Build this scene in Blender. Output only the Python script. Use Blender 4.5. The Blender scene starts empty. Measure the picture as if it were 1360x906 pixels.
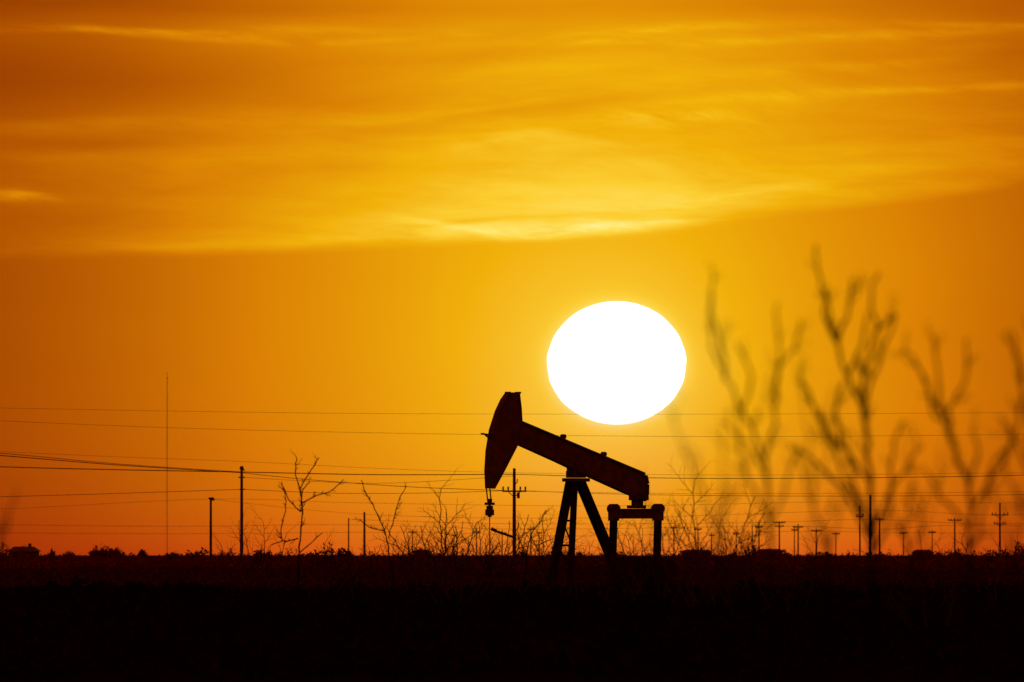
import bpy, math, random
from mathutils import Vector, Matrix, noise
random.seed(11)

# ------------------------------------------------------------------ setup
scene = bpy.context.scene
scene.view_settings.view_transform = 'Standard'
scene.view_settings.look = 'None'
scene.view_settings.exposure = 0
scene.view_settings.gamma = 1
COL = scene.collection
EYE = 1.9            # tripod height, metres
K = 5.032e-5         # radians per survey step (telephoto bearing scale)
HZ = 737.0

def wx(b, d):        # bearing step -> metres east at distance d
    return (b - 680.0) * K * d
def wz(e, d):        # elevation step -> metres above ground at distance d
    return EYE + (HZ - e) * K * d
def W(b, e, d):
    return Vector((wx(b, d), d, wz(e, d)))

# ------------------------------------------------------------------ materials
def mat_surface(name, c1, c2, scale=3.0, rough=0.8, metal=0.0, bump=0.3, detail=6, spec=0.1):
    m = bpy.data.materials.new(name); m.use_nodes = True
    nt = m.node_tree; N = nt.nodes; L = nt.links
    bs = N['Principled BSDF']
    tc = N.new('ShaderNodeTexCoord'); nz = N.new('ShaderNodeTexNoise')
    nz.inputs['Scale'].default_value = scale; nz.inputs['Detail'].default_value = detail
    L.new(tc.outputs['Object'], nz.inputs['Vector'])
    r = N.new('ShaderNodeValToRGB')
    r.color_ramp.elements[0].position = .35; r.color_ramp.elements[1].position = .65
    r.color_ramp.elements[0].color = (*c1, 1); r.color_ramp.elements[1].color = (*c2, 1)
    L.new(nz.outputs['Fac'], r.inputs['Fac']); L.new(r.outputs['Color'], bs.inputs['Base Color'])
    bs.inputs['Roughness'].default_value = rough; bs.inputs['Metallic'].default_value = metal
    bs.inputs['Specular IOR Level'].default_value = spec
    if bump > 0:
        b = N.new('ShaderNodeBump'); b.inputs['Strength'].default_value = bump
        L.new(nz.outputs['Fac'], b.inputs['Height']); L.new(b.outputs['Normal'], bs.inputs['Normal'])
    return m
M_STEEL = mat_surface('weathered_painted_steel', (.11, .065, .035), (.20, .10, .05), 2.5, .8, 0, .1)
M_STEEL2 = mat_surface('dark_greasy_steel', (.08, .05, .03), (.14, .075, .04), 5, .7, 0, .1)
M_POST = mat_surface('oil_stained_steel', (.02, .012, .008), (.045, .022, .012), 3, .9, 0, .1, 6, 0)
M_WOOD = mat_surface('creosoted_wood', (.12, .06, .035), (.18, .09, .05), 6, .95, bump=0)
M_BARK = mat_surface('mesquite_bark', (.05, .025, .015), (.09, .045, .025), 20, 1, bump=0, spec=0)
M_TRUNK = mat_surface('dark_trunk_bark', (.010, .004, .003), (.020, .008, .005), 20, 1, bump=0, spec=0)
M_WIRE = mat_surface('weathered_cable', (.22, .14, .09), (.30, .19, .12), 3, .8, bump=0)
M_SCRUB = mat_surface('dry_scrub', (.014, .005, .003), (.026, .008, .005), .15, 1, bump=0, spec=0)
M_SCRUBM = mat_surface('haze_mid_scrub', (.06, .011, .006), (.13, .023, .011), .05, 1, bump=0, spec=0)  # red horizon glow mixed into the colour of the middle scrub band
M_SCRUBF = mat_surface('haze_far_scrub', (.15, .024, .010), (.25, .042, .017), .02, 1, bump=0, spec=0)  # farthest scrub coloured lighter and redder to carry horizon haze and flare
M_GROUND = mat_surface('dry_dark_soil', (.008, .003, .002), (.018, .006, .004), .03, 1, 0, 0, 12, 0)
M_HOUSE = mat_surface('weathered_siding', (.18, .10, .07), (.24, .14, .10), 2, .95, bump=0)
M_ROOF = mat_surface('faded_shingles', (.13, .06, .045), (.18, .08, .06), 4, 1, bump=0)
M_GLASS = mat_surface('dark_window_pane', (.02, .02, .02), (.03, .03, .03), 1, .2, bump=0)
M_CERAM = mat_surface('brown_ceramic', (.1, .05, .03), (.14, .07, .04), 8, .4, bump=0)

# ------------------------------------------------------------------ mesh builder
class MB:
    def __init__(s): s.v = []; s.f = []
    def box(s, c, size, R=None):
        c = Vector(c); n = len(s.v); hx, hy, hz = [a / 2 for a in size]
        for x in (-hx, hx):
            for y in (-hy, hy):
                for z in (-hz, hz):
                    p = Vector((x, y, z))
                    if R: p = R @ p
                    s.v.append(tuple(c + p))
        for q in ((0,1,3,2),(4,6,7,5),(0,4,5,1),(2,3,7,6),(0,2,6,4),(1,5,7,3)):
            s.f.append(tuple(n + i for i in q))
    def beam(s, a, b, w, h):
        a = Vector(a); b = Vector(b); d = b - a
        R = d.to_track_quat('Z', 'Y').to_matrix()
        s.box((a + b) / 2, (w, h, d.length), R)
    def tube(s, pts, rad, n=6):
        pts = [Vector(p) for p in pts]
        if not isinstance(rad, (list, tuple)): rad = [rad] * len(pts)
        base = len(s.v); prev = None
        for i, p in enumerate(pts):
            t = (pts[min(i + 1, len(pts) - 1)] - pts[max(i - 1, 0)])
            if t.length < 1e-9: t = Vector((0, 0, 1))
            t.normalize()
            if prev is None:
                a = Vector((0, 1, 0)) if abs(t.y) < .9 else Vector((1, 0, 0))
            else: a = prev
            u = (a - t * a.dot(t)).normalized(); prev = u
            w = t.cross(u)
            for k in range(n):
                an = 2 * math.pi * k / n
                s.v.append(tuple(p + (u * math.cos(an) + w * math.sin(an)) * rad[i]))
        for i in range(len(pts) - 1):
            for k in range(n):
                a0 = base + i * n + k; a1 = base + i * n + (k + 1) % n
                s.f.append((a0, a1, a1 + n, a0 + n))
        s.f.append(tuple(base + k for k in range(n))[::-1])
        s.f.append(tuple(base + (len(pts) - 1) * n + k for k in range(n)))
    def prism(s, prof, v0, v1):
        n = len(prof); b = len(s.v)
        for y in (v0, v1):
            for (u, w) in prof: s.v.append((u, y, w))
        for i in range(n):
            j = (i + 1) % n
            s.f.append((b + i, b + j, b + n + j, b + n + i))
        s.f.append(tuple(b + i for i in range(n))[::-1]); s.f.append(tuple(b + n + i for i in range(n)))
    def obj(s, name, mat, parent=None, smooth=False, bevel=0):
        me = bpy.data.meshes.new(name); me.from_pydata(s.v, [], s.f); me.update()
        me.materials.append(mat)
        if smooth: me.polygons.foreach_set('use_smooth', [True] * len(me.polygons))
        o = bpy.data.objects.new(name, me); COL.objects.link(o)
        if parent: o.parent = parent
        if bevel:
            md = o.modifiers.new('bevel', 'BEVEL'); md.width = bevel; md.segments = 2
        return o

def thing(name, label, cat, loc=(0, 0, 0), group=None, rot=0):
    o = bpy.data.objects.new(name, None); COL.objects.link(o)
    o.location = loc; o.rotation_euler = (0, 0, rot); o.empty_display_size = .5
    o['label'] = label; o['category'] = cat
    if group: o['group'] = group
    return o

def copy_thing(root, loc, rot=0, scale=1.0, label=None):
    n = root.copy(); COL.objects.link(n)
    n.location = loc; n.rotation_euler = (0, 0, rot); n.scale = (scale,) * 3
    if label: n['label'] = label
    for ch in list(root.children):
        c = ch.copy(); c.parent = n; COL.objects.link(c)
    return n

# ------------------------------------------------------------------ world
world = bpy.data.worlds.new("World"); scene.world = world; world.use_nodes = True
nt = world.node_tree; N = nt.nodes; L = nt.links
for n in list(N): N.remove(n)
class E:
    def __init__(s, sock): s.s = sock
    @staticmethod
    def op(o, *a):
        n = N.new('ShaderNodeMath'); n.operation = o
        for i, x in enumerate(a):
            if isinstance(x, E): L.new(x.s, n.inputs[i])
            else: n.inputs[i].default_value = float(x)
        return E(n.outputs[0])
    def __add__(s, o): return E.op('ADD', s, o)
    __radd__ = __add__
    def __sub__(s, o): return E.op('SUBTRACT', s, o)
    def __rsub__(s, o): return E.op('SUBTRACT', o, s)
    def __mul__(s, o): return E.op('MULTIPLY', s, o)
    __rmul__ = __mul__
    def __truediv__(s, o): return E.op('DIVIDE', s, o)
    def __rtruediv__(s, o): return E.op('DIVIDE', o, s)
def gauss(x): return E.op('EXPONENT', (x * x) * -1.0)
def mx(a, b): return E.op('MAXIMUM', a, b)
def sstep(x, lo, hi):
    n = N.new('ShaderNodeMapRange'); n.interpolation_type = 'SMOOTHSTEP'
    L.new(x.s, n.inputs['Value'])
    n.inputs['From Min'].default_value = lo; n.inputs['From Max'].default_value = hi
    return E(n.outputs['Result'])
def vec(x, y, z=0.0):
    n = N.new('ShaderNodeCombineXYZ')
    for i, q in enumerate((x, y, z)):
        if isinstance(q, E): L.new(q.s, n.inputs[i])
        else: n.inputs[i].default_value = q
    return n.outputs[0]
def nz(v, scale, detail=5, rough=.55, dist=0.0):
    n = N.new('ShaderNodeTexNoise'); L.new(v, n.inputs['Vector'])
    n.inputs['Scale'].default_value = scale; n.inputs['Detail'].default_value = detail
    n.inputs['Roughness'].default_value = rough; n.inputs['Distortion'].default_value = dist
    return E(n.outputs['Fac'])

tc = N.new('ShaderNodeTexCoord'); sx = N.new('ShaderNodeSeparateXYZ')
L.new(tc.outputs['Generated'], sx.inputs[0])
X, Y, Z = [E(sx.outputs[i]) for i in range(3)]
DEG = 57.29578
az = E.op('ARCTAN2', X, Y) * DEG
el = E.op('ARCSINE', Z) * DEG
S = K * DEG
SAZ, SEL = (819 - 680) * S, (HZ - 483) * S
da = az - SAZ; de = el - SEL
dg = az - (SAZ - .12)
r2 = (dg / 1.30) * (dg / 1.30) + (de / 1.6) * (de / 1.6)
glow = 0.46 / (1.0 + r2 + r2 * r2 * 0.10)
rs = E.op('SQRT', (da / 1.0) * (da / 1.0) + (de / 0.89) * (de / 0.89))
halo = E.op('EXPONENT', mx(rs - 0.26, 0.0) * -4.0) * 0.14 + E.op('EXPONENT', mx(rs - 0.26, 0.0) * -45.0) * 0.25
# cloud fields, in degrees of azimuth and elevation
tilt = el - az * 0.05
warp = nz(vec(az * 0.7, tilt * 1.6, 3.0), 1.0, 2) - 0.5
tw = tilt + warp * 0.16
big = nz(vec(az * 0.42, tw * 2.3, 1.7), 1.0, 4, .5)
mid = nz(vec(az * 0.85, tw * 5.0, 5.2), 1.0, 7, .60)
fine = nz(vec(az * 2.2, (tw + warp * .1) * 15.5 + az * 1.5, 9.1), 1.0, 7, .67, .3)
edge = el - (1.205 + az * 0.07 + az * az * 0.018) + (mid - .5) * 0.05 + warp * .06
mask = sstep(edge, -0.012, 0.05)
band = mask * (0.22 + 0.78 * E.op('EXPONENT', mx(edge, 0.0) * -1.9))
cl = band * (0.27 + sstep(big, .34, .66) * 0.70 + (mid - .5) * 1.8 + (fine - .5) * 1.2)
cl = cl * (0.6 + 0.4 * gauss((az - .5) / 1.7))
def shape(px, py, length, thick, slope, amp):
    a0, e0 = (px - 680) * S, (HZ - py) * S
    dA = az - a0
    d = el - e0 - dA * slope + warp * 0.10
    return gauss(dA / (length * S)) * gauss(d / (thick * S)) * amp
wisp = mx(0.38 + (fine - .42) * 4.2, 0.0)
soft = mx(0.8 + (mid - .5) * 2.0 + (fine - .5) * 1.2, 0.0)
def total(lst):
    t = None
    for a in lst:
        x = shape(*a); t = x if t is None else t + x
    return t
thin_st = total(((60, 44, 120, 3.5, -.0, .17), (220, 42, 160, 4, -.02, .16), (300, 50, 150, 5, -.03, .18), (430, 36, 130, 6, .0, .12), (500, 48, 110, 4, .04, .13), (900, 42, 150, 10, .05, .17), (820, 57, 110, 4, .0, .15), (1130, 50, 220, 6, .05, .18), (1300, 34, 150, 4, -.02, .15),
          (900, 160, 75, 9, .02, .30), (700, 306, 130, 9, .02, .26), (600, 300, 60, 4, -.15, .18), (820, 299, 105, 7, .05, .42), (770, 310, 90, 5, .05, .22),
          (22, 264, 42, 7, -.06, .36), (1250, 115, 170, 5, .04, .16), (1040, 128, 130, 6, .08, .12), (1120, 90, 150, 7, .08, .12), (660, 190, 60, 6, .15, .12)))
soft_st = total(((820, 276, 220, 11, .10, .17), (960, 262, 120, 9, .14, .12), (1150, 228, 240, 20, .14, .09), (1260, 190, 160, 9, .06, .09), (330, 162, 260, 14, .04, .11), (60, 172, 120, 10, .05, .08), (120, 212, 240, 12, .0, .06), (620, 190, 220, 20, .06, .08), (590, 150, 150, 10, .10, .10), (640, 95, 200, 12, .05, .07), (300, 326, 380, 9, .04, .09)))
dark = total(((220, 105, 380, 42, .02, .08), (1150, 12, 400, 30, .0, .06), (150, 5, 300, 22, .0, .07), (680, 8, 700, 14, .0, .05), (720, 288, 150, 3.5, .06, .13), (610, 297, 80, 3, .06, .10), (790, 142, 130, 9, .1, .08), (110, 292, 200, 18, .0, .04), (140, 195, 120, 9, .03, .06), (1000, 190, 240, 8, .1, .05), (650, 72, 200, 10, .03, .05), (1180, 75, 200, 8, .03, .05), (1080, 250, 160, 7, .12, .05), (480, 225, 160, 10, .03, .04)))
s = glow * (1.0 + cl * 0.72) + halo + (thin_st * wisp + soft_st * soft) * (0.2 + glow * 1.35) - dark * soft * (0.2 + glow * 1.8)
s = s * (1.0 + (nz(vec(az * .5, el * 2.5, 7.7), 1.0, 3) - .5) * 0.12)
ramp = N.new('ShaderNodeValToRGB'); cr = ramp.color_ramp
stops = [(0.0, (.17, .020, .0005)), (.05, (.28, .038, .0005)), (.114, (.47, .098, .0005)), (.223, (.71, .22, .001)), (.43, (.89, .44, .003)),  # lowest stop raised in red as added fill from behind the camera
         (.6, (.98, .62, .03)), (.85, (1, .80, .14)), (1.0, (1, .88, .3))]
cr.elements[0].position = stops[0][0]; cr.elements[0].color = (*stops[0][1], 1)
cr.elements[1].position = 1.0; cr.elements[1].color = (*stops[-1][1], 1)
for p, c in stops[1:-1]:
    e = cr.elements.new(p); e.color = (*c, 1)
L.new(mx(s, 0.0).s, ramp.inputs['Fac'])
hz = E.op('EXPONENT', mx(el, 0.0) * -3.4)
tint = N.new('ShaderNodeMix'); tint.data_type = 'RGBA'; tint.blend_type = 'MULTIPLY'; tint.inputs['Factor'].default_value = 1
L.new(ramp.outputs['Color'], tint.inputs['A'])
L.new(vec(1.0 - hz * 0.06, 1.0 - hz * 0.60, 1.0 + hz * 4.0), tint.inputs['B'])
bg = N.new('ShaderNodeBackground'); L.new(tint.outputs['Result'], bg.inputs['Color']); bg.inputs['Strength'].default_value = 1.0
sky = N.new('ShaderNodeTexSky'); sky.sky_type = 'NISHITA'; sky.sun_disc = False
sky.sun_elevation = math.radians(SEL); sky.sun_rotation = math.radians(SAZ)
sky.dust_density = 6; sky.ozone_density = 0.5
filt = N.new('ShaderNodeMix'); filt.data_type = 'RGBA'; filt.blend_type = 'MULTIPLY'; filt.inputs['Factor'].default_value = 1
L.new(sky.outputs['Color'], filt.inputs['A']); filt.inputs['B'].default_value = (1, .25, .03, 1)
bg2 = N.new('ShaderNodeBackground'); L.new(filt.outputs['Result'], bg2.inputs['Color']); bg2.inputs['Strength'].default_value = 0.001
add = N.new('ShaderNodeAddShader'); L.new(bg.outputs[0], add.inputs[0]); L.new(bg2.outputs[0], add.inputs[1])
out = N.new('ShaderNodeOutputWorld'); L.new(add.outputs[0], out.inputs['Surface'])
try:
    world.cycles.sampling_method = 'MANUAL'; world.cycles.sample_map_resolution = 512
except Exception as ex: print(ex)

sl = bpy.data.lights.new('sunlight', 'SUN'); sl.energy = 0.5; sl.angle = math.radians(.5); sl.color = (1, .45, .12)
so = bpy.data.objects.new('sunlight', sl); COL.objects.link(so)
el_l, az_l = math.radians(1.45), math.radians(SAZ)
dv = Vector((math.sin(az_l) * math.cos(el_l), math.cos(az_l) * math.cos(el_l), math.sin(el_l)))
so.rotation_euler = dv.to_track_quat('Z', 'Y').to_euler(); so.location = dv * 100

# the sun itself: flattened by refraction near the horizon
D = 40000.0
mb = MB(); seg, rings = 128, 128
RX, RZ = 92.0 * K * D, 81.7 * K * D
for i in range(rings + 1):
    ph = math.pi * i / rings
    zc = math.cos(ph)
    f = 1 + .004 * math.sin(zc * 17) + .003 * math.sin(zc * 9)
    for j in range(seg):
        th = 2 * math.pi * j / seg
        rr = math.sin(ph) * f
        zz = zc * RZ * (0.985 if zc < 0 else 1.01)
        mb.v.append((rr * math.cos(th) * RX, rr * math.sin(th) * RX, zz))
for i in range(rings):
    for j in range(seg):
        a = i * seg + j; b = i * seg + (j + 1) % seg
        mb.f.append((a, b, b + seg, a + seg))
M_SUN = bpy.data.materials.new('sun_surface'); M_SUN.use_nodes = True
sn = M_SUN.node_tree.nodes; slk = M_SUN.node_tree.links; sn.clear()
em = sn.new('ShaderNodeEmission'); em.inputs['Color'].default_value = (1, .97, .9, 1); em.inputs['Strength'].default_value = 2.0
so2 = sn.new('ShaderNodeOutputMaterial'); slk.new(em.outputs[0], so2.inputs[0])
sun = mb.obj('sun', M_SUN, smooth=True); sun.location = W(819, 483, D)
sun['label'] = 'blazing white setting sun, slightly flattened, in orange sky'; sun['category'] = 'sun'

# ------------------------------------------------------------------ ground
mb = MB()
rad = [0, 50, 150, 300, 600, 1200, 2500, 6000, 15000, 60000]
nA = 72
mb.v.append((0, 0, 0))
for r in rad[1:]:
    for k in range(nA):
        mb.v.append((r * math.cos(2 * math.pi * k / nA), r * math.sin(2 * math.pi * k / nA), 0))
for k in range(nA): mb.f.append((0, 1 + k, 1 + (k + 1) % nA))
for i in range(len(rad) - 2):
    for k in range(nA):
        a = 1 + i * nA + k; b = 1 + i * nA + (k + 1) % nA
        mb.f.append((a, a + nA, b + nA, b))
g = mb.obj('ground', M_GROUND); g['kind'] = 'structure'

# ------------------------------------------------------------------ scrub (uncountable low brush)
mb = MB(); rnd = random.Random(5)
def clump(cx, cy, w, h, n, leaf):
    lob = [(rnd.uniform(-.35, .35) * w, rnd.uniform(.35, 1.0)) for _ in range(4)]
    for _ in range(n):
        lx, lh = rnd.choice(lob)
        a = rnd.uniform(0, 2 * math.pi); q = math.sqrt(rnd.random())
        x = cx + lx + math.cos(a) * q * w * .3; y = cy + math.sin(a) * q * w * .4
        z = h * lh * math.sqrt(max(0, 1 - q * q * .9)) * rnd.random() ** .5
        c = Vector((x, y, z))
        l = leaf * rnd.uniform(.6, 1.5)
        d1 = Vector((rnd.gauss(0, 1), rnd.gauss(0, 1), rnd.gauss(.5, 1))).normalized() * l
        d2 = Vector((rnd.gauss(0, 1), rnd.gauss(0, 1), rnd.gauss(0, 1))).normalized() * l * .5
        b = len(mb.v)
        mb.v += [tuple(c - d2), tuple(c + d2), tuple(c + d1)]; mb.f.append((b, b + 1, b + 2))
for _ in range(520):
    d = 225 * (740 / 225) ** rnd.random()
    w = rnd.uniform(1.2, 3.5)
    clump(rnd.uniform(-.045, .045) * d, d, w, rnd.uniform(.3, .9), 80, .12 + d * .00018)
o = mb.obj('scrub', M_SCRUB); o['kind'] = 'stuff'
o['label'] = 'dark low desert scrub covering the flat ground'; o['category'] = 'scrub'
mb = MB()
for i in range(620):
    d = 775 * (1350 / 775) ** rnd.random()
    clump(rnd.uniform(-840, 840) * K * d, d, rnd.uniform(2, 6), rnd.uniform(.45, .92) * EYE, 100, d * .00017)
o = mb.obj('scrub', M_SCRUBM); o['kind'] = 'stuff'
o['label'] = 'low desert scrub in haze-tinted brown behind the pumpjack'; o['category'] = 'scrub'
mb = MB()
for i in range(900):
    d = 1350 * (4200 / 1350) ** rnd.random()
    w = rnd.uniform(2.5, 8)
    clump(rnd.uniform(-840, 840) * K * d, d, w, rnd.uniform(.7, 1.02) * EYE, 90, d * .00018)
# patches where the brush stands taller than the eye, so the skyline rises and dips
for i in range(700):
    d = rnd.uniform(1500, 3800); px = rnd.uniform(-760, 760)
    patch = noise.noise(Vector((px * .014, 5, 0))) + .7 * noise.noise(Vector((px * .05, 3, 0)))
    top = max(0.06, patch + .22) * 26 * rnd.uniform(.2, 1)
    clump(px * K * d, d, rnd.uniform(5, 18) * K * d, (EYE + top * K * d) * 1.08, 100, d * .00013)
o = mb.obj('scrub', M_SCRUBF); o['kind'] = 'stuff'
o['label'] = 'scrub coloured with reddish haze along the far horizon'; o['category'] = 'scrub'

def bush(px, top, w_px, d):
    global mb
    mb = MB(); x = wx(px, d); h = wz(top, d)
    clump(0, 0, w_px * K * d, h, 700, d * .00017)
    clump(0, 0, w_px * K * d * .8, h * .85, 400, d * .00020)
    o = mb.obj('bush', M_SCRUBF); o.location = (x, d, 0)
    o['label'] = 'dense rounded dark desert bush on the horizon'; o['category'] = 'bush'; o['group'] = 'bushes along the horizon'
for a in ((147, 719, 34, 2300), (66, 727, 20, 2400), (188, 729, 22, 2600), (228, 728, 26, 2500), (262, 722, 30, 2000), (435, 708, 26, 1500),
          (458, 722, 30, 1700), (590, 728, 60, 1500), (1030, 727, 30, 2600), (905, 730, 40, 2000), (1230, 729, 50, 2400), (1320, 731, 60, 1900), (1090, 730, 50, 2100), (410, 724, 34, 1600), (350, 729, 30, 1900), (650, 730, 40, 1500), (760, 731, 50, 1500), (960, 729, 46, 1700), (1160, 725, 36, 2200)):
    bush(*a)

# ------------------------------------------------------------------ pumpjack
PD = 755.0; PS = K * PD; TH = math.radians(42); CT, ST = math.cos(TH), math.sin(TH)
pj = thing('pumpjack', 'dark steel oil pumpjack with tilted walking beam and horse head', 'pumpjack', (wx(765, PD), PD, 0), rot=TH)
def U(px): return (px - 765) * PS / CT
def H(py): return EYE + (HZ - py) * PS
def P(px, py): return (U(px), H(py))
prof = [P(688, 560), P(700, 563), P(748, 583), P(852, 627), P(857, 630), P(860, 639), P(861, 650), P(858, 659), P(846, 661), P(833, 657), P(752, 621), P(690, 592)]
m1 = MB(); m1.prism(prof, -.07, .07)
def flange(mb_, a, b, wy, t):
    a3 = Vector((P(*a)[0], 0, P(*a)[1])); b3 = Vector((P(*b)[0], 0, P(*b)[1])); d = (b3 - a3).normalized()
    nrm = Vector((-d.z, 0, d.x)); R = Matrix((d, Vector((0, 1, 0)), nrm)).transposed()
    mb_.box((a3 + b3) / 2, ((b3 - a3).length, wy, t), R)
flange(m1, (690, 560.5), (855, 628.5), .38, .08)
flange(m1, (690, 591), (834, 655), .38, .08)
flange(m1, (857, 631), (859.5, 642), .38, .08)
flange(m1, (859.3, 643), (859, 657), .38, .08)
for i in range(5):
    t = (i + .5) / 5
    a = (700 + t * 150, 566 + t * 60); b = (692 + t * 142, 594 + t * 58)
    flange(m1, a, b, .30, .03)
m1.obj('walking_beam', M_STEEL, pj, bevel=.01)
for px, py in ((748, 580), (802, 603)):
    m1 = MB(); u, w = P(px, py); m1.tube([(u, -.12, w), (u, .12, w)], .12, 12); m1.box((u, 0, w - .1), (.2, .16, .2))
    m1.obj('lifting_lug', M_STEEL2, pj)
m1 = MB()
hp = [P(675.5, 522), P(687, 522), P(690, 543), P(691, 560), P(688, 586), P(668, 625), P(655, 649), P(648, 649), P(647, 625), P(648.5, 600), P(653, 572), P(661, 547), P(668, 532)]
m1.prism(hp, -.10, .10)
arc = [P(675, 522), P(668, 532), P(661, 547), P(653, 572), P(648.5, 600), P(647, 625), P(648, 649)]
for i in range(len(arc) - 1):
    a, b = arc[i], arc[i + 1]
    a3 = Vector((a[0], 0, a[1])); b3 = Vector((b[0], 0, b[1])); d = (b3 - a3).normalized(); nrm = Vector((-d.z, 0, d.x))
    m1.box((a3 + b3) / 2, ((b3 - a3).length * 1.03, .36, .07), Matrix((d, Vector((0, 1, 0)), nrm)).transposed())
back = [P(687.5, 522), P(690, 543), P(691, 560), P(688, 586), P(668, 625), P(655, 649)]
for i in range(len(back) - 1):
    a, b = back[i], back[i + 1]
    a3 = Vector((a[0], 0, a[1])); b3 = Vector((b[0], 0, b[1])); d = (b3 - a3).normalized(); nrm = Vector((-d.z, 0, d.x))
    m1.box((a3 + b3) / 2, ((b3 - a3).length * 1.03, .30, .06), Matrix((d, Vector((0, 1, 0)), nrm)).transposed())
m1.box((U(674.5), 0, H(522.5)), (.16, .30, .10)); m1.box((U(688), 0, H(522.5)), (.16, .30, .10))
m1.obj('horse_head', M_STEEL, pj, bevel=.01)
m1 = MB(); m1.beam((U(640), 0, H(577)), (U(652), 0, H(579)), .16, .08); m1.beam((U(644), 0, H(578)), (U(653), 0, H(586)), .07, .06)
m1.obj('head_latch', M_STEEL2, pj)
m1 = MB(); m1.box((0, 0, H(630)), (.80, .66, .36)); m1.tube([(0, -.42, H(622)), (0, .42, H(622))], .28, 16)
m1.box((0, 0, H(637.5)), (1.15, .85, .18)); m1.box((.05, 0, H(616)), (.5, .44, .2))
m1.obj('saddle_bearing', M_STEEL2, pj, bevel=.02)
m1 = MB()
zt = H(638)
A = Vector((-1.20, -.86, 0)); B = Vector((-1.12, .80, 0)); C1 = Vector((3.45, 0.05, 0))
At = Vector((-.30, -.24, zt)); Bt = Vector((-.16, .25, zt)); Ct = Vector((.28, .05, zt))
m1.beam(A, At, .28, .28); m1.beam(B, Bt, .42, .40); m1.beam(C1, Ct, .42, .40)
for t in (.2, .42, .64):
    m1.beam(A.lerp(At, t), B.lerp(Bt, t), .11, .11)
m1.beam(A.lerp(At, .2), B.lerp(Bt, .42), .07, .07)
m1.beam(A.lerp(At, .42), B.lerp(Bt, .64), .06, .06)
for q in (A, B, C1): m1.box(q + Vector((0, 0, .08)), (.75, .75, .14))
m1.box((0, 0, zt), (.85, .75, .12))
m1.obj('samson_post', M_POST, pj)
m1 = MB()
off = Vector((-.12, -.20, 0))
for s_ in (-.2, .2):
    m1.tube([A + off + Vector((s_ * .6, s_, .2)), At + off + Vector((s_ * .5, s_, .0))], .03, 6)
for i in range(17):
    t = (i + .5) / 17
    p = A.lerp(At, t) + off; m1.tube([p + Vector((-.12, -.2, .1)), p + Vector((.12, .2, .1))], .022, 5)
m1.obj('ladder', M_POST, pj)
ue = U(845)
m1 = MB()
m1.tube([(U(850), -.42, H(659)), (U(850), .42, H(659))], .26, 16)
m1.box((U(849), 0, H(661)), (.95, .5, .26)); m1.box((U(847), 0, H(668)), (.48, .4, .45)); m1.box((U(846), 0, H(673)), (.85, .55, .16))
m1.obj('tail_bearing', M_STEEL2, pj, bevel=.02)
m1 = MB()
m1.box((ue, 0, H(683)), (.36, 3.3, .44)); m1.box((ue, 0, H(677.5)), (.44, 1.9, .16))
m1.box((ue, 0, H(677)), (.5, 3.4, .06))
for v in (-1.66, 1.66):
    m1.box((ue, v, H(681)), (.38, .46, .80)); m1.tube([(ue, v - .30, H(675.5)), (ue, v + .30, H(675.5))], .22, 14)
    m1.box((ue, v, H(670)), (.2, .5, .08))
m1.obj('equalizer', M_STEEL, pj, bevel=.015)
for i, v in enumerate((-1.66, 1.66)):
    m1 = MB(); m1.beam((ue, v, H(688)), (ue - .1, v, 1.0), .29, .28)
    m1.tube([(ue - .1, v - .2, .95), (ue - .1, v + .2, .95)], .26, 14)
    m1.obj('pitman_arm', M_POST, pj)
    m1 = MB(); sg = 1 if v > 0 else -1; vc = v - sg * .34
    m1.prism([(ue - .35, .6), (ue + .25, .6), (ue + .22, 1.75), (ue - .22, 1.75)], vc - .09, vc + .09)
    m1.obj('crank', M_POST, pj)
    m1 = MB(); m1.prism([(ue - .95, .35), (ue + .85, .35), (ue + .7, .95), (ue + .45, 1.2), (ue - .5, 1.2), (ue - .8, .95)], vc - sg * .14 - .1, vc - sg * .14 + .1)
    m1.obj('counterweight', M_POST, pj, bevel=.03)
m1 = MB()
m1.box((ue + .05, 0, 1.0), (1.5, 1.3, 1.2)); m1.prism([(ue - .6, 1.6), (ue + .7, 1.6), (ue + .45, 1.82), (ue - .4, 1.82)], -.5, .5)
m1.tube([(ue, -1.4, 1.35), (ue, 1.4, 1.35)], .14, 12)
m1.obj('gearbox', M_POST, pj, bevel=.03)
m1 = MB(); m1.tube([(5.7, -.75, 1.05), (5.7, .55, 1.05)], .62, 18); m1.box((5.7, -.1, .5), (1.1, 1.1, .5)); m1.box((5.7, -.1, 1.66), (.3, .3, .2))
m1.obj('engine', M_POST, pj, bevel=.02)
m1 = MB()
for v in (-.7, .7): m1.box((2.9, v, .18), (9.4, .22, .34))
for u in (-1.6, .5, 2.5, 4.5, 6.2, 7.5): m1.box((u, 0, .17), (.2, 1.17, .28))
m1.obj('base_skid', M_POST, pj)
uw = U(650.5)
m1 = MB()
for v in (-.13, .13):
    m1.tube([(U(646.8), v, H(625)), (U(648.5), v, H(650)), (uw, v, H(669))], .035, 6)
m1.obj('bridle_cable', M_POST, pj)
m1 = MB(); m1.box((uw, 0, H(669.5)), (.24, .5, .13)); m1.box((uw, 0, H(665)), (.16, .2, .16)); m1.box((uw, 0, H(675)), (.22, .26, .22)); m1.box((uw, 0, H(681)), (.3, .34, .3)); m1.box((uw, 0, H(685)), (.14, .16, .16)); m1.box((uw, 0, H(675)), (.1, .1, .8))
m1.obj('carrier_bar', M_STEEL2, pj)
m1 = MB(); m1.tube([(uw, 0, H(664)), (uw, 0, 1.6)], .025, 6); m1.obj('polished_rod', M_WIRE, pj)
off = Matrix.Rotation(TH, 3, 'Z') @ Vector((uw, 0, 0))
wh = thing('wellhead', 'squat dark steel wellhead with flow valves beneath pumpjack head', 'wellhead', pj.location + off, rot=TH)
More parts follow.
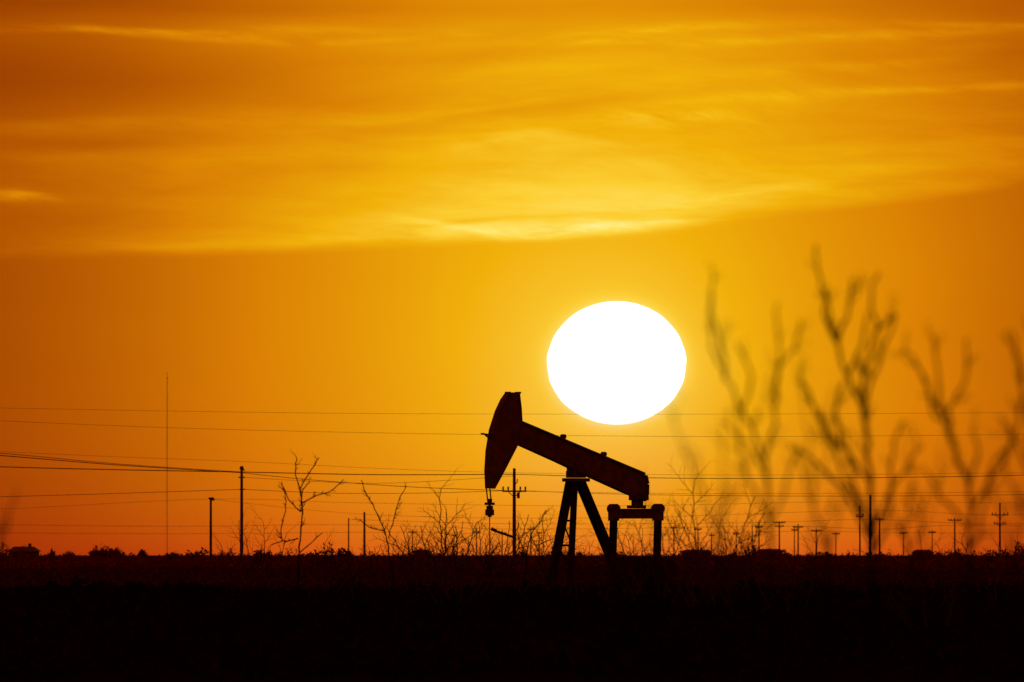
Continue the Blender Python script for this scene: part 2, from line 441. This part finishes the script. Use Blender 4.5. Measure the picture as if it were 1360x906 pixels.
m1 = MB(); m1.tube([(0, 0, 0), (0, 0, .5)], .2, 12); m1.tube([(0, 0, .5), (0, 0, .58)], .3, 14); m1.tube([(0, 0, .58), (0, 0, 1.2)], .11, 12); m1.tube([(0, 0, 1.2), (0, 0, 1.45)], .15, 12); m1.tube([(0, 0, 1.45), (0, 0, 1.58)], .09, 12)
m1.obj('casing_head', M_POST, wh)
m1 = MB(); m1.tube([(0, -.8, .9), (0, .8, .9)], .07, 10); m1.tube([(0, .8, .9), (0, .8, .1)], .07, 10); m1.obj('flow_pipe', M_POST, wh)
m1 = MB()
for k in range(12):
    a = 2 * math.pi * k / 12; b = 2 * math.pi * (k + 1) / 12
    m1.tube([(.25 + .0, -.5 + .16 * math.cos(a), .9 + .16 * math.sin(a)), (.25, -.5 + .16 * math.cos(b), .9 + .16 * math.sin(b))], .02, 5)
m1.tube([(0, -.5, .9), (.25, -.5, .9)], .025, 6); m1.tube([(.25, -.66, .9), (.25, -.34, .9)], .015, 5); m1.tube([(.25, -.5, .74), (.25, -.5, 1.06)], .015, 5)
m1.obj('valve_wheel', M_POST, wh)

# ------------------------------------------------------------------ utility poles
def pole(px, top, d, thick, arms, label, yaw=0.0, extra=None, lean=0.0):
    r = thing('utility_pole', label, 'utility pole', (wx(px, d), d, 0), 'utility poles across the plain', rot=yaw)
    h = wz(top, d); s = K * d
    m = MB(); rr = thick * s / 2
    m.tube([(0, 0, -.3), (lean * .5, 0, h * .5), (lean, 0, h)], [rr * 1.1, rr, rr * .8], 10); m.obj('pole', M_WOOD, r)
    for (zpx, half) in arms:
        z = wz(zpx, d); hw = half * s
        m = MB(); m.box((0, -rr - .08, z), (2 * hw, .16, max(.14, 1.4 * s)))
        m.tube([(-hw * .55, -rr - .05, z), (0, -rr, z - hw * .5)], .035, 5); m.tube([(hw * .55, -rr - .05, z), (0, -rr, z - hw * .5)], .035, 5)
        m.obj('crossarm', M_WOOD, r)
        for q in (-.92, -.5, .5, .92):
            m = MB(); m.tube([(q * hw, -rr - .08, z + .05), (q * hw, -rr - .08, z + .2), (q * hw, -rr - .08, z + .3), (q * hw, -rr - .08, z + .4)], [.03, .09, .06, .09], 8)
            m.obj('insulator', M_CERAM, r)
    if extra: extra(r, d, s, rr)
    return r
def cap_extra(r, d, s, rr):
    m = MB(); m.box((-.0, 0, wz(622, d)), (rr * 2.4, rr * 2, .25)); m.tube([(0, 0, wz(622, d)), (.28, 0, wz(625, d))], .07, 6); m.obj('pole_bracket', M_STEEL2, r)
    m = MB(); m.tube([(-.3, 0, wz(634, d)), (.3, 0, wz(634, d))], .07, 6); m.obj('pole_bracket', M_STEEL2, r)
    m = MB(); m.tube([(-.2, 0, wz(650, d)), (.35, 0, wz(650, d))], .06, 6); m.obj('pole_bracket', M_STEEL2, r)
pole(321, 619, 1388, 4.4, [], 'thick dark wooden utility pole with side brackets carrying wires', extra=cap_extra)
def ex2(r, d, s, rr):
    m = MB(); m.box((.15, 0, wz(663.5, d)), (6 * s, .3, 3 * s)); m.tube([(-3 * s, 0, wz(662, d)), (4 * s, 0, wz(662, d))], .12, 6); m.obj('pole_bracket', M_STEEL2, r)
pole(280, 661, 1500, 3.6, [], 'short dark wooden pole with stubby bracket at its top', extra=ex2)
def ex3(r, d, s, rr):
    m = MB(); m.tube([(-31 * s, 0, wz(703, d)), (0, 0, wz(714, d))], 1.6 * s, 8); m.tube([(-31 * s, 0, wz(702, d)), (-24 * s, 0, wz(705.5, d))], 2.2 * s, 8); m.obj('lamp_arm', M_STEEL2, r)
    m = MB(); m.tube([(0, 0, wz(645, d)), (4 * s, 0, wz(640, d)), (4 * s, 0, wz(636, d))], .8 * s, 6); m.obj('transformer_bracket', M_STEEL2, r)
    m = MB(); m.tube([(5.5 * s, -.2, wz(662, d)), (5.5 * s, -.2, wz(654, d))], 2.0 * s, 10); m.tube([(0, -.1, wz(658, d)), (5.5 * s, -.2, wz(658, d))], .6 * s, 6); m.obj('transformer', M_STEEL2, r)
pole(683, 622, 1300, 5.0, [(652.5, 16)], 'dark wooden utility pole with crossarm and slanted side arm', extra=ex3)
LB = 'slender distant wooden utility pole with crossarm'
for a in ((1142, 671, 2440, 2.2, [(686, 5)]), (1156, 657, 2013, 3.4, []), (1168, 687, 3200, 2.4, [(690, 6)]), (1268, 688, 3300, 2.2, [(691, 9)]),
          (1328, 668, 2334, 2.6, [(684, 11), (696, 8)]), (1035, 692, 3580, 2.0, [(694, 8), (699, 6)]), (1060, 696, 3900, 2.0, [(700, 7)]), (1084, 702, 4200, 1.8, [(705, 7)]),
          (1008, 693, 3600, 2.0, [(700, 5)]), (999, 697, 3700, 1.6, []), (1055, 700, 4100, 1.4, [(704, 4)]), (927, 700, 4300, 1.8, [(703, 5)]), (895, 698, 4200, 1.6, [(701, 5)]), (633, 703, 4300, 1.8, [(707, 6)]),
          (548, 703, 4300, 1.8, [(707, 6)]), (543, 711, 4800, 1.4, []), (603, 709, 4700, 1.4, [(711, 4)]), (463, 688, 3300, 2.0, []), (484, 680, 2800, 3.2, []), (705, 700, 4200, 1.8, [(703, 5)]), (716, 706, 4600, 1.4, [(708, 4)]),
          (1200, 706, 4700, 1.4, [(708, 5)]), (978, 706, 4700, 1.4, [(709, 5)]), (667, 704, 4500, 1.6, [(708, 6)]), (1110, 706, 4500, 1.4, [(709, 5)]), (945, 708, 4800, 1.4, [(711, 4)]), (1238, 704, 4400, 1.4, [(707, 5)])):
    pole(*a, LB if a[4] else 'slender distant bare wooden pole')

# guyed radio mast
d = 4000; s = K * d
r = thing('radio_mast', 'very tall thin guyed lattice radio mast', 'radio mast', (wx(222, d), d, 0))
h = wz(502, d); m = MB(); w = .12
cs = [(w * math.cos(a), w * math.sin(a)) for a in (0.5, 2.6, 4.7)]
for c in cs: m.tube([(c[0], c[1], 0), (c[0], c[1], h)], .019, 4)
nS = 90
for i in range(nS):
    z0, z1 = h * i / nS, h * (i + 1) / nS
    for k in range(3):
        a, b = cs[k], cs[(k + 1) % 3]; m.tube([(*a, z0), (*b, z1)], .012, 3)
m.obj('lattice_mast', M_WIRE, r)
m = MB(); m.tube([(0, 0, h), (0, 0, h + 1.5)], .05, 5); m.box((0, 0, h), (.4, .25, .2)); m.obj('antenna', M_WIRE, r)
for k in range(3):
    a = .5 + k * 2.094
    for q in (.45, .92):
        m = MB(); m.tube([(0, 0, h * q), (20 * math.cos(a), 20 * math.sin(a), 0)], .006, 3); m.obj('guy_wire', M_WIRE, r)

# ------------------------------------------------------------------ power lines
def wire(pts, d, wpx=1.0):
    P3 = [W(p[0], p[1], p[2] if len(p) > 2 else d) for p in pts]
    out_ = []
    for i in range(len(P3) - 1):
        p0 = P3[max(i - 1, 0)]; p1 = P3[i]; p2 = P3[i + 1]; p3 = P3[min(i + 2, len(P3) - 1)]
        for k in range(10):
            t = k / 10
            out_.append(.5 * ((2 * p1) + (p2 - p0) * t + (2 * p0 - 5 * p1 + 4 * p2 - p3) * t * t + (3 * p1 - p0 - 3 * p2 + p3) * t ** 3))
    out_.append(P3[-1])
    m = MB(); m.tube(out_, wpx * K * d / 2, 5)
    o = m.obj('power_line', M_WIRE); o['label'] = 'thin dark overhead power line sagging across the sky'
    o['category'] = 'power line'; o['group'] = 'overhead power lines'
wire([(-250, 539), (0, 542), (225, 546), (450, 549), (680, 550), (1000, 550), (1360, 548), (1600, 545)], 1100, .36)
wire([(-250, 548), (0, 559), (220, 568), (450, 574), (700, 578), (1000, 580), (1360, 577), (1600, 573)], 1100, .4)
wire([(-250, 590), (0, 600), (160, 607), (321, 613), (500, 622), (683, 628), (1000, 631), (1360, 628), (1600, 625)], 1340, .36)
wire([(-250, 586, 900), (0, 605, 1100), (160, 618, 1250), (321, 628, 1387)], 1250, 1.1)
wire([(-250, 584, 900), (0, 602, 1100), (160, 616.5, 1250), (321, 627, 1387)], 1250, .8)
wire([(-250, 610), (0, 620), (160, 624), (321, 627)], 1387, 1.3)
wire([(321, 627), (500, 630.5), (683, 630)], 1387, 1.2)
wire([(683, 630), (850, 634.5), (1000, 635.5), (1200, 634), (1360, 631), (1600, 622)], 1387, .9)
wire([(321, 634), (500, 642), (683, 632)], 1387, .5)
wire([(321, 628), (420, 638), (550, 647), (683, 652)], 1345, .8)
wire([(-250, 668), (0, 660), (140, 656), (321, 650)], 1390, .7)
wire([(321, 650), (440, 655), (560, 655), (668, 652)], 1340, .65)
wire([(699, 652), (850, 657), (1100, 659), (1360, 657), (1600, 652)], 1340, .6)
wire([(668, 652), (850, 655), (1100, 655.5), (1360, 653), (1600, 648)], 1340, .4)
wire([(-200, 676), (0, 676), (280, 663), (480, 668), (800, 672), (1142, 666), (1360, 668), (1600, 664)], 1600, .35)
wire([(280, 663), (500, 684), (800, 688), (1156, 678), (1328, 684), (1600, 676)], 2200, .35)
wire([(463, 690), (700, 696), (1008, 694), (1156, 690), (1328, 696), (1600, 690)], 2600, .4)
wire([(-200, 694), (200, 699), (463, 697), (700, 703), (1035, 699), (1168, 703), (1268, 698), (1500, 701)], 3200, .4)
wire([(-200, 706), (200, 709), (548, 707), (760, 712), (1035, 706), (1268, 708), (1500, 706)], 3700, .4)

# ------------------------------------------------------------------ distant houses
def house(px, d, w_px, top, label, hip=.55, asym=0.0, chimney=False):
    r = thing('house', label, 'house', (wx(px, d), d, 0), 'low houses on the horizon', rot=random.uniform(-.15, .15))
    w = w_px * K * d; h = wz(top, d); e = EYE + (h - EYE) * .4; dp = 8
    m = MB(); m.box((0, 0, e / 2), (w, dp, e)); m.obj('wall', M_HOUSE, r)
    m = MB(); ov = w / 2 + .5
    m.v += [(-ov, -dp / 2 - .5, e), (ov, -dp / 2 - .5, e), (ov, dp / 2 + .5, e), (-ov, dp / 2 + .5, e), (-ov * hip + asym * w, 0, h), (ov * hip + asym * w, 0, h)]
    m.f += [(0, 1, 5, 4), (2, 3, 4, 5), (0, 4, 3), (1, 2, 5), (3, 2, 1, 0)]
    m.obj('roof', M_ROOF, r)
    if chimney:
        m = MB(); m.box((w * .2, .3, h + .1), (.6, .6, 1.0)); m.obj('chimney', M_ROOF, r)
    for q in (-.28, .28):
        m = MB(); m.box((q * w, -dp / 2 - .02, e * .55), (w * .13, .06, e * .35)); m.obj('window', M_GLASS, r)
    m = MB(); m.box((0, -dp / 2 - .02, e * .38), (w * .09, .06, e * .74)); m.obj('door', M_ROOF, r)
house(32, 2900, 38, 726, 'low dark house with hipped roof among scrub', .6, 0, True)
house(128, 3600, 18, 731, 'small low dark house with hipped roof')
house(925, 3600, 34, 730, 'long low dark house with ridged roof', .8, 0, True)
house(1022, 3800, 30, 729, 'low dark shed with ridged roof', .8)
house(1225, 3800, 26, 730, 'low dark house beyond scrub', .6)
house(560, 3900, 20, 730, 'small low dark house with ridged roof', .7)

# ------------------------------------------------------------------ mesquite trees
def smooth_path(P3, per, amp, rn):
    out_ = []
    for i in range(len(P3) - 1):
        p0 = P3[max(i - 1, 0)]; p1 = P3[i]; p2 = P3[i + 1]; p3 = P3[min(i + 2, len(P3) - 1)]
        for k in range(per):
            t = k / per
            q = .5 * ((2 * p1) + (p2 - p0) * t + (2 * p0 - 5 * p1 + 4 * p2 - p3) * t * t + (3 * p1 - p0 - 3 * p2 + p3) * t ** 3)
            if i or k: q = q + Vector((rn.gauss(0, amp), rn.gauss(0, amp), rn.gauss(0, amp * .5)))
            out_.append(q)
    out_.append(P3[-1]); return out_
def grow(m, p, d, length, r, depth, rn, zig=.13, up=.12, prob=.6):
    """thorny angular twig: nearly straight runs with small alternating kinks and short side spurs"""
    nseg = max(4, int(5 + depth * 2)); pts = [p.copy()]; rad = [r]; cur = p.copy(); dd = d.normalized(); sgn = rn.choice((-1, 1))
    for i in range(nseg):
        sgn = -sgn
        side = dd.cross(Vector((0, 1, 0)))
        if side.length < .1: side = Vector((1, 0, 0))
        side.normalize()
        nd = (dd + side * sgn * zig * rn.uniform(.4, 1.3) + Vector((rn.gauss(0, .05), rn.gauss(0, .12), 0))).normalized()
        cur = cur + nd * length / nseg * rn.uniform(.75, 1.25)
        dd = (dd + Vector((rn.gauss(0, .05), rn.gauss(0, .05), up * .12))).normalized()
        pts.append(cur.copy()); rr = r * (1 - .6 * (i + 1) / nseg); rad.append(rr)
        if depth > 0 and rn.random() < prob and (i > 0 or depth < 2):
            bd = (nd + side * sgn * rn.uniform(.5, 1.0) + Vector((0, rn.gauss(0, .5), .1))).normalized()
            grow(m, cur, bd, length * rn.uniform(.3, .55) * (1 - .4 * i / nseg), rr * .78, depth - 1, rn, zig, up, prob)
    m.tube(pts, rad, 4)
TG = 'bare mesquite saplings'
def sapling(name_label, loc, h, stems, spread, seed, r0, depth=2):
    rn = random.Random(seed); r = thing('mesquite_tree', name_label, 'tree', loc, TG)
    t = MB(); b = MB()
    for k in range(stems):
        a = (k + .5) / stems * 2 - 1
        d = Vector((a * spread + rn.gauss(0, .14), rn.gauss(0, .2), 1)).normalized()
        base = Vector((a * .1, rn.gauss(0, .05), -.05)); L1 = h * .3 * rn.uniform(.8, 1.2)
        j = base + d * L1
        t.tube([base] + [base.lerp(j, q) + Vector((rn.gauss(0, .02), 0, 0)) for q in (.3, .6)] + [j], [r0 * 1.3, r0 * 1.2, r0 * 1.1, r0], 6)
        grow(b, j, d, h * .76 * rn.uniform(.55, 1.05), r0 * .95, depth, rn)
    t.obj('trunk', M_TRUNK, r); b.obj('branches', M_BARK, r)
    return r
def guided(label, d, limbs, seed, wpx, twig=.5, twiglen=60, amp=1.6, tdepth=1, w1f=.34):
    rn = random.Random(seed); s = K * d
    bx = limbs[0][0][0]; root = Vector((wx(bx, d), d, 0))
    r = thing('mesquite_tree', label, 'tree', root, TG)
    t = MB(); b = MB()
    for li, lm in enumerate(limbs):
        depth0 = rn.uniform(-.3, .3) if li else 0
        P3 = []
        for i, (x, y) in enumerate(lm):
            q = W(x, y, d) - root; q.y = depth0 * (i / len(lm)) + (rn.gauss(0, .04))
            if li == 0 and i == 0: q.z = 0
            P3.append(q)
        pts = smooth_path(P3, 4, amp * s, rn)
        w0 = wpx * (1.0 if li == 0 else .66); w1 = wpx * w1f
        rad = []
        for i in range(len(pts)):
            q = i / (len(pts) - 1); rad.append((w0 * (1 - q) + w1 * q) * s / 2 * (1.14 if i % 3 == 0 else .95))
        (t if li == 0 else b).tube(pts, rad, 6)
        for i in range(2 if li == 0 else 1, len(pts)):
            if li == 0 and i < len(pts) * .3: continue
            if rn.random() < twig:
                dd = (pts[i] - pts[i - 1]).normalized(); sd = Vector((dd.z, 0, -dd.x)) * rn.choice((-1, 1))
                grow(b, pts[i], (dd * .9 + sd * rn.uniform(.4, .9) + Vector((0, rn.gauss(0, .3), .1))), twiglen * s * rn.uniform(.3, 1), rad[i] * .55, tdepth, rn)
    t.obj('trunk', M_TRUNK, r); b.obj('branches', M_BARK, r)

tall = 'tall bare mesquite tree with knobbly upright branches'
G = 1112
guided(tall, 90, [[(1160, G + 40), (1161, 900), (1160, 735), (1157, 650), (1152, 590), (1143, 540), (1125, 500), (1110, 455), (1100, 410), (1088, 370), (1085, 325)],
    [(1143, 540), (1150, 485), (1163, 440), (1158, 400), (1168, 360)], [(1110, 455), (1125, 420), (1133, 368)], [(1110, 450), (1095, 420), (1098, 380)], [(1125, 500), (1143, 460), (1152, 415)], [(1163, 440), (1186, 420)],
    [(1155, 620), (1150, 540), (1172, 470), (1190, 418)], [(1156, 640), (1118, 595), (1085, 545), (1062, 500)], [(1159, 700), (1190, 640), (1226, 592)], [(1159, 720), (1108, 640), (1070, 600)], [(1158, 700), (1130, 650), (1090, 560), (1075, 530)],
    [(1160, 735), (1180, 690), (1186, 600), (1200, 560)], [(1118, 595), (1110, 540), (1120, 505)], [(1160, 735), (1150, 690), (1128, 620), (1120, 570)]], 3, 9.0, .26, 44)
guided(tall, 84, [[(1022, G + 60), (1022, 900), (1024, 735), (1020, 640), (1008, 590), (985, 545), (965, 500), (955, 450), (945, 410), (948, 365)],
    [(1017, 610), (1028, 545), (1036, 490), (1056, 460), (1062, 425)], [(1028, 545), (1034, 470), (1034, 400)], [(985, 545), (998, 500), (976, 455)], [(965, 500), (945, 460), (944, 400)], [(1020, 640), (1000, 600), (960, 560)],
    [(1022, 690), (995, 640), (985, 600), (975, 520)], [(1022, 700), (1045, 640), (1060, 590)]], 4, 7.0, .24, 42)
guided(tall, 87, [[(1290, G + 50), (1290, 900), (1288, 735), (1287, 660), (1270, 600), (1255, 560), (1235, 520), (1215, 480), (1200, 462)],
    [(1265, 590), (1262, 545), (1284, 500), (1284, 450)], [(1253, 555), (1246, 500), (1243, 445)], [(1288, 680), (1328, 615), (1350, 565), (1356, 500), (1342, 440)], [(1286, 650), (1300, 600), (1290, 570)], [(1288, 700), (1250, 660), (1225, 620)],
    [(1288, 735), (1310, 680), (1318, 620), (1340, 590)], [(1255, 560), (1240, 550), (1228, 500)]], 8, 8.0, .26, 42)
guided(tall, 84, [[(1378, G + 60), (1378, 900), (1372, 735), (1372, 640), (1366, 560), (1352, 490), (1338, 440)], [(1372, 640), (1350, 590), (1335, 560)], [(1366, 560), (1372, 470), (1362, 420)], [(1372, 700), (1345, 650), (1330, 600)]], 9, 7.2, .24, 40)
thin = 'thin bare mesquite stems, leaning and sparse'
guided(thin, 70, [[(968, 1260), (966, 900), (955, 735), (930, 650), (905, 590), (885, 535)], [(955, 735), (962, 640), (956, 560)], [(930, 650), (925, 600)], [(950, 700), (985, 640), (990, 600)]], 12, 5.0, .25, 40)
guided(thin, 72, [[(1075, 1240), (1075, 900), (1078, 735), (1080, 650), (1070, 560), (1058, 480)], [(1080, 650), (1100, 600), (1105, 520)]], 18, 4.6, .3, 36)
guided(thin, 72, [[(860, 1240), (862, 900), (868, 760), (862, 680), (850, 620)]], 19, 3.4, .1, 30)
guided(thin, 72, [[(1222, 1240), (1222, 900), (1225, 735), (1215, 650), (1200, 560)], [(1225, 720), (1245, 640), (1250, 590)]], 20, 4.2, .3, 36)
guided(thin, 82, [[(-8, 1175), (-6, 900), (-2, 735), (8, 700), (22, 650)], [(-2, 740), (2, 690)]], 13, 6.0, .2, 35)
guided(thin, 84, [[(1215, 1160), (1213, 900), (1205, 735), (1190, 690), (1180, 650)], [(1205, 740), (1222, 700), (1230, 650)], [(1205, 735), (1205, 680), (1215, 640)]], 14, 6.2, .4, 36)
guided(thin, 82, [[(1098, 1175), (1098, 900), (1100, 745), (1088, 700), (1070, 640), (1050, 590)], [(1100, 745), (1112, 690), (1128, 640)], [(1100, 745), (1098, 690), (1108, 650)]], 15, 5.6, .4, 36)
guided(thin, 76, [[(1345, 1210), (1345, 900), (1342, 750), (1335, 700), (1318, 650)], [(1342, 745), (1352, 700), (1356, 640)]], 16, 6.0, .4, 36)
# sharper mid-distance ones
mid_l = 'bare crooked mesquite sapling with forking twigs'
g4 = HZ + EYE / (K * 430)
guided(mid_l, 430, [[(392, g4), (396, 770), (397, 735), (400, 700), (402, 675), (398, 650), (392, 625), (394, 608)], [(402, 668), (422, 658), (440, 652), (456, 637)], [(396, 715), (376, 718), (374, 700), (380, 672), (376, 648)], [(398, 650), (410, 630), (424, 608)], [(400, 680), (385, 665), (374, 640)], [(397, 735), (412, 722), (428, 708)], [(376, 718), (360, 724)], [(400, 672), (403, 650), (412, 640)]], 21, 3.0, .5, 14, .5, 1, .42)
guided(mid_l, 450, [[(518, HZ + EYE / (K * 450)), (522, 770), (516, 735), (510, 705), (500, 680), (488, 660), (480, 638)], [(516, 715), (523, 690), (530, 665), (539, 645)], [(510, 705), (490, 700), (478, 690)]], 22, 2.6, .45, 16, .6, 1, .45)
guided(mid_l, 480, [[(695, HZ + EYE / (K * 480)), (697, 770), (700, 735), (706, 710), (718, 692), (724, 678)], [(700, 740), (690, 715), (688, 695)], [(706, 712), (712, 725), (735, 715)]], 25, 2.5, .4, 18, .8, 1, .45)

BL = 'low many-stemmed bare mesquite shrub with fine twigs'
for i, (px, top, d, stems, spread, r0) in enumerate(((592, 664, 450, 7, .4, .028), (618, 684, 470, 4, .5, .026), (565, 692, 470, 4, .5, .025), (655, 690, 500, 4, .5, .026), (712, 697, 480, 4, .55, .026),
        (940, 652, 330, 8, .46, .020), (966, 674, 340, 4, .5, .02), (1050, 694, 330, 3, .6, .02), (320, 700, 420, 3, .35, .02), (345, 708, 480, 3, .4, .02), (1240, 704, 260, 3, .6, .016), (480, 714, 480, 3, .5, .02), (820, 710, 420, 4, .7, .02), (872, 694, 400, 4, .5, .02), (788, 716, 430, 4, .7, .02), (742, 710, 440, 5, .7, .02), (845, 698, 450, 3, .3, .02), (895, 690, 350, 4, .6, .02), (990, 698, 360, 3, .7, .02), (540, 708, 500, 3, .7, .022), (635, 702, 480, 4, .7, .022), (430, 715, 480, 3, .6, .02), (675, 704, 460, 5, .7, .021), (605, 706, 430, 5, .8, .021))):
    sapling(BL, (wx(px, d), d, 0), wz(top, d) * 1.06, stems, spread, 40 + i, r0, 2)
rn = random.Random(77)
src = [sapling(BL, (wx(530 + 90 * i, 600), 600 + 10 * i, 0), 2.4, 2 + i, .7, 90 + i, .022, 2) for i in range(4)]
for i in range(14):
    d = rn.uniform(380, 720); px = rn.uniform(420, 1380)
    copy_thing(src[i % 4], (wx(px, d), d, 0), rn.uniform(-.4, .4) + (math.pi if rn.random() < .5 else 0), rn.uniform(.75, 1.1))

# ------------------------------------------------------------------ camera
cam = bpy.data.cameras.new('camera'); co = bpy.data.objects.new('camera', cam); COL.objects.link(co)
co.location = (0, 0, EYE)
pitch = math.atan((HZ - 453) * K)
co.rotation_euler = (math.pi / 2 + pitch, 0, 0)
cam.sensor_width = 36; cam.lens = 36 / (1360 * K)
cam.clip_start = 1; cam.clip_end = 200000
cam.dof.use_dof = True; cam.dof.focus_distance = 755; cam.dof.aperture_fstop = 6.4
scene.camera = co
